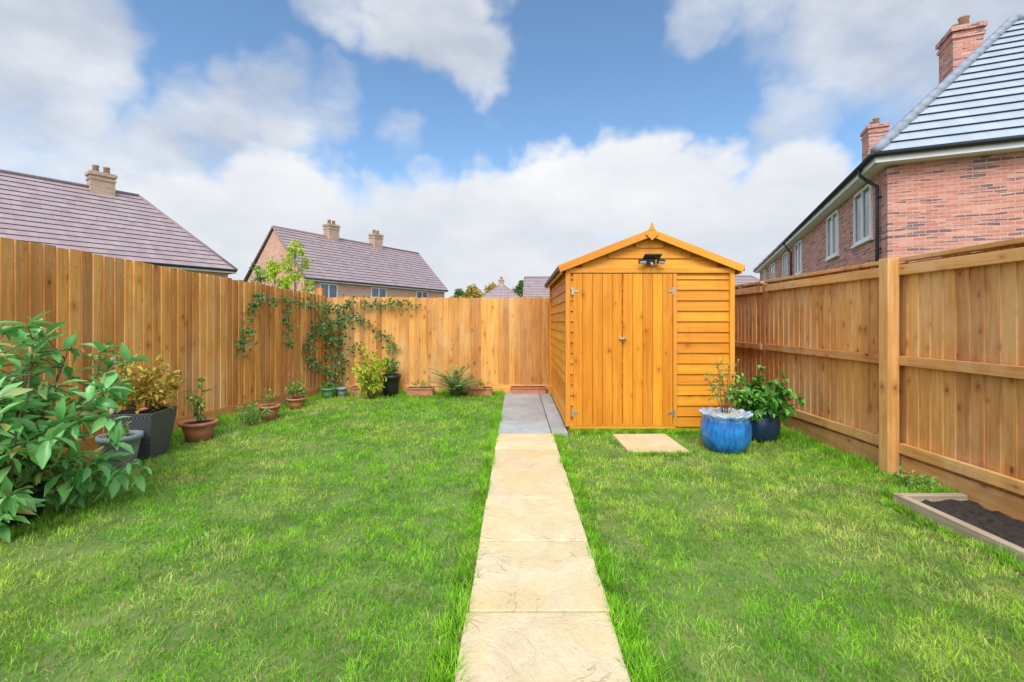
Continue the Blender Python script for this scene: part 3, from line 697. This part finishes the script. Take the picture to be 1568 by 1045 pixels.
house('brick_house',(-5.2,60,0),0,6.0,6.0,3.9,6.5,2.9,2.9,M_tileA,M_brickB,chim=[(3.0,3.0,6,7.1,.7,.6,M_brickA,1,'x')])
house('brick_house',(.7,45,0),-.05,26,7,3.4,6.0,0,2.5,M_tileA,M_brickB)
a=math.atan2(-.377,.926); e=empty('brick_house',(8.3,10.2,0),a); W_,Ln=12,24.5; ze=5.0; zr=9.48; o=.32
b=MB(); b.box((W_/2,Ln/2,(ze-.1)/2),(W_,Ln,ze-.1)); b.to('walls',M_brickC,e)
b=MB(); A=(-o,-o,ze);B_=(W_+o,-o,ze);C=(W_+o,Ln+o,ze);D_=(-o,Ln+o,ze); r1=(4,4,zr);r2=(W_-4,4,zr);r3=(W_-4,Ln-1,zr);r4=(4,Ln-1,zr)
roofplane(b,A,B_,r1,r2,.36,.05); roofplane(b,D_,A,r4,r1,.36,.05); roofplane(b,C,B_,r3,r2,.36,.05); roofplane(b,D_,C,r4,r3,.36,.05)
b.add([r1,r2,r3,r4],[(0,1,2,3)],None,None,1)
b.to('roof',[M_tileC,M_tiledark],e)
b=MB()
for p_,q_ in ((A,r1),(B_,r2),(r1,r2),(r1,r4),(r2,r3),(D_,r4),(C,r3)): 
    p_=Vector(p_)+Vector((0,0,.05));q_=Vector(q_)+Vector((0,0,.05)); n_=int((q_-p_).length/.4)
    for k in range(n_): b.tube([p_.lerp(q_,k/n_),p_.lerp(q_,(k+.97)/n_)],[.105,.115],8)
b.to('ridge_tiles',M_ridge,e)
b=MB(); b.box((W_/2,-o+.02,ze-.1),(W_+2*o-.02,.03,.2)); b.box((-o+.02,Ln/2,ze-.1),(.03,Ln+2*o-.08,.2))
b.box((W_/2,-o/2+.01,ze-.185),(W_+.5,o-.03,.02)); b.box((-o/2+.01,Ln/2,ze-.187),(o-.03,Ln+.0,.02)); b.to('fascia',M_whitepl,e)
b=MB(); b.tube([(-o-.05,-o-.05,ze-.03),(W_+o,-o-.05,ze-.03)],.06,10); b.tube([(-o-.05,-o-.05,ze-.03),(-o-.05,Ln+o,ze-.03)],.06,10)
b.tube([(-o-.05,.55,ze-.08),(-o-.05,.55,ze-.22),(-.20,.5,ze-.42),(-.07,.42,ze-.55),(-.07,.42,ze-1.0),(-.07,.42,0)],.038,8)
for z in (1.6,3.0,4.2): b.box((-.05,.42,z),(.1,.12,.03))
b.tube([(-o-.05,11.6,ze-.08),(-.07,11.6,ze-.55),(-.07,11.6,0)],.04,8)
b.to('gutter_and_downpipe',M_black,e)
for (u0,u1) in ((.95,2.3),(3.9,5.2),(9.4,10.8),(12.8,14.1),(17,18.9),(21,22.3)): window(e,'y',u0,3.35,u1-u0,1.36,0)
for (u0,u1) in ((.95,2.3),(4.5,5.6),(9.4,10.8),(14,15.2)): window(e,'y',u0,.9,u1-u0,1.3,0)
chimney(e,4.0,6.75,8.6,10.75,.75,.95,M_brickC,2,'y'); chimney(e,4.0,14.8,8.6,10.8,.75,1.0,M_brickC,2,'y')

# ------------------------------------------------------------------ trees beyond
def tree(name,loc,H,R,n,lm,L,trunk=.06,zl=.35,clump=26,bark=M_bark):
    e=empty(name,loc); b=MB(); b.tube([(0,0,0),(.02*H,0,H*.3),(-.01*H,.01*H,H*.62),(0,0,H*.92)],[trunk,trunk*.8,trunk*.5,trunk*.15],7)
    P=[];D=[]
    for i in range(clump):
        t=zl+(1-zl)*((i+rng.random())/clump); a=i*2.4+rng.random(); prof=math.sin(math.pi*min(.98,(t-zl)/(1-zl)*.75+.22))
        r=R*prof*rng.uniform(.35,1.05); s=np.array([0,0,H*(t-.12)]); q=np.array([r*math.cos(a),r*math.sin(a),H*t])
        m=(s+q)/2+np.array([0,0,-.02*H]); b.tube([s,m,q],[trunk*.3,trunk*.2,trunk*.08],5)
        cr=R*rng.uniform(.18,.34)
        for _ in range(n//clump):
            u=runit()*cr*rng.random()**.5*np.array([1,1,.75]); P.append(q+u-(q-s)*rng.random()*.25); D.append(runit())
    b.to('trunk_and_limbs',bark,e); LL=L*rng.uniform(.6,1.2,len(P)); leaf_mesh('crown',P,D,LL,LL*.6,lm,e,st=(0,.5,1),wd=(.2,1,.05))
tree('young_tree',(-5.85,12.0,0),3.45,.55,900,L_lime,.10,.03,.5,22)
tree('garden_bush',(-6.6,12.4,0),2.95,.75,1700,L_lime,.10,.04,.3,26)
tree('garden_bush',(-7.5,13.3,0),3.0,.6,700,L_mid,.10,.04,.4,18)
for (x,y,h,r,lm) in ((-6.5,66,6.4,2.6,L_aut),(-3.9,70,6.9,2.5,L_aut),(-9.2,72,6.2,2.4,L_far),(.6,64,6.9,1.7,L_far),(2.2,67,6.6,2.0,L_far),(-1,75,6.3,2.4,L_far)):
    tree('distant_tree',(x,y,0),h,r,2600,lm,.4,.15,.25,30)

# ------------------------------------------------------------------ world
w=bpy.data.worlds.new('World'); sc.world=w; w.use_nodes=True; nt=NT(w.node_tree); bg=w.node_tree.nodes['Background']
EL=math.radians(48); ROT=math.radians(188)
sky=nt.new('ShaderNodeTexSky',sky_type='NISHITA'); sky.sun_disc=False; sky.sun_elevation=EL; sky.sun_rotation=ROT; sky.ozone_density=2.0; sky.dust_density=.6
d=nt.vmath('NORMALIZE',nt.new('ShaderNodeTexCoord').outputs['Generated'])
wn=nt.noise(d,3.6,4,.6,out=1); warp=nt.scale(nt.vmath('SUBTRACT',wn,(.5,.5,.5)),(.30,.22,.22))
dw=nt.vmath('NORMALIZE',nt.vmath('ADD',d,warp))
bank=[(300,370,100,1),(450,360,105,1),(620,380,105,1),(760,370,95,1),(870,320,85,1),(960,290,85,1),(1060,330,95,1),(1220,330,95,1),(1360,320,80,.8),(1520,300,110,.8)]
upper=[(50,10,110,.95),(150,50,50,.75),(110,190,80,.75),(20,230,95,.8),(220,230,60,.7),(320,190,70,.8),(420,150,65,.8),(500,150,50,.7),(510,0,60,.8),(600,10,65,.95),(690,50,65,1),(745,100,50,.95),(600,225,38,.55),(1080,0,55,.7),(1190,0,70,.7),(1420,0,150,1),(1220,180,55,.65),(1260,140,45,.6),(-120,120,140,.8)]
def blobsum(lst,hi,lo):
    tot=None
    for px,py,r,am in lst:
        v=Vector(((px-792)/697,1,(492-py)/697)); ln=v.length; v.normalize(); ra=r/697/ln
        dt=nt.vmath('DOT_PRODUCT',dw,tuple(v)); m_=nt.mr(dt,math.cos(ra*hi),math.cos(ra*lo),0,am,True)
        tot=m_ if tot is None else nt.math('MAXIMUM',tot,m_)
    return tot
tb=blobsum(bank,1.5,.4); tu=blobsum(upper,1.7,.2)
sp=nt.new('ShaderNodeSeparateXYZ'); nt.put(sp.inputs[0],dw)
tb=nt.math('MAXIMUM',tb,nt.mr(sp.outputs[2],.13,.22,1,0,True))
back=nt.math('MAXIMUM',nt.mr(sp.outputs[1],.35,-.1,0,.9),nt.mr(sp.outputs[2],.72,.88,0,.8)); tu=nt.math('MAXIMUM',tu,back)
fb=nt.noise(nt.scale(d,(1,1,1.5)),5,6,.56,.3)
fz=nt.math('SUBTRACT',fb,.5)
ab=nt.mr(nt.math('ADD',tb,nt.math('MULTIPLY',fz,1.3)),.28,.82,0,1,True)
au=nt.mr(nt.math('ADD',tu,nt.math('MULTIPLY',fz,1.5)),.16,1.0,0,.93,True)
sh_=nt.noise(nt.vmath('ADD',nt.scale(d,(1,1,2)),(3,1,2)),4.5,5,.55)
s2=nt.mr(sh_,.36,.64)
hgt=nt.mr(sp.outputs[2],.16,.34,0,1,True)
cb=nt.mix(nt.math('ADD',nt.math('MULTIPLY',s2,.5),nt.math('MULTIPLY',hgt,.5)),(4.8,5.1,5.6),(6.4,6.45,6.55))
cu=nt.mix(s2,(3.7,4.05,4.7),(5.6,5.8,6.1))
SD=Vector((math.sin(ROT)*math.cos(EL),math.cos(ROT)*math.cos(EL),math.sin(EL)))
fill_glow=nt.mr(nt.vmath('DOT_PRODUCT',d,tuple(SD)),.1,1,1,2.6,True)  # added fill: brightens unseen clouds toward the sun, mostly behind the camera
cu=nt.mix(1,cu,fill_glow,'MULTIPLY')
skyc=nt.mix(1,sky.outputs[0],(1.12,1.30,1.36),'MULTIPLY')
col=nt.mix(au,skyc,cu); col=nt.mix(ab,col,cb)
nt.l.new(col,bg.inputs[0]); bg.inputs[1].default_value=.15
sd=bpy.data.lights.new('sun','SUN'); sd.energy=2.6; sd.angle=math.radians(28); sd.color=(1,.96,.9)
so=bpy.data.objects.new('sun',sd); COL.objects.link(so)
so.rotation_euler=SD.to_track_quat('Z','Y').to_euler(); so.location=SD*30
cd=bpy.data.cameras.new('camera'); cd.sensor_width=36; cd.lens=16.0; cd.shift_x=-.0051; cd.shift_y=-.019; cd.clip_end=2000; cd.clip_start=.05
co=bpy.data.objects.new('camera',cd); COL.objects.link(co); co.location=(0,0,1.3); co.rotation_euler=(math.pi/2,0,0); sc.camera=co
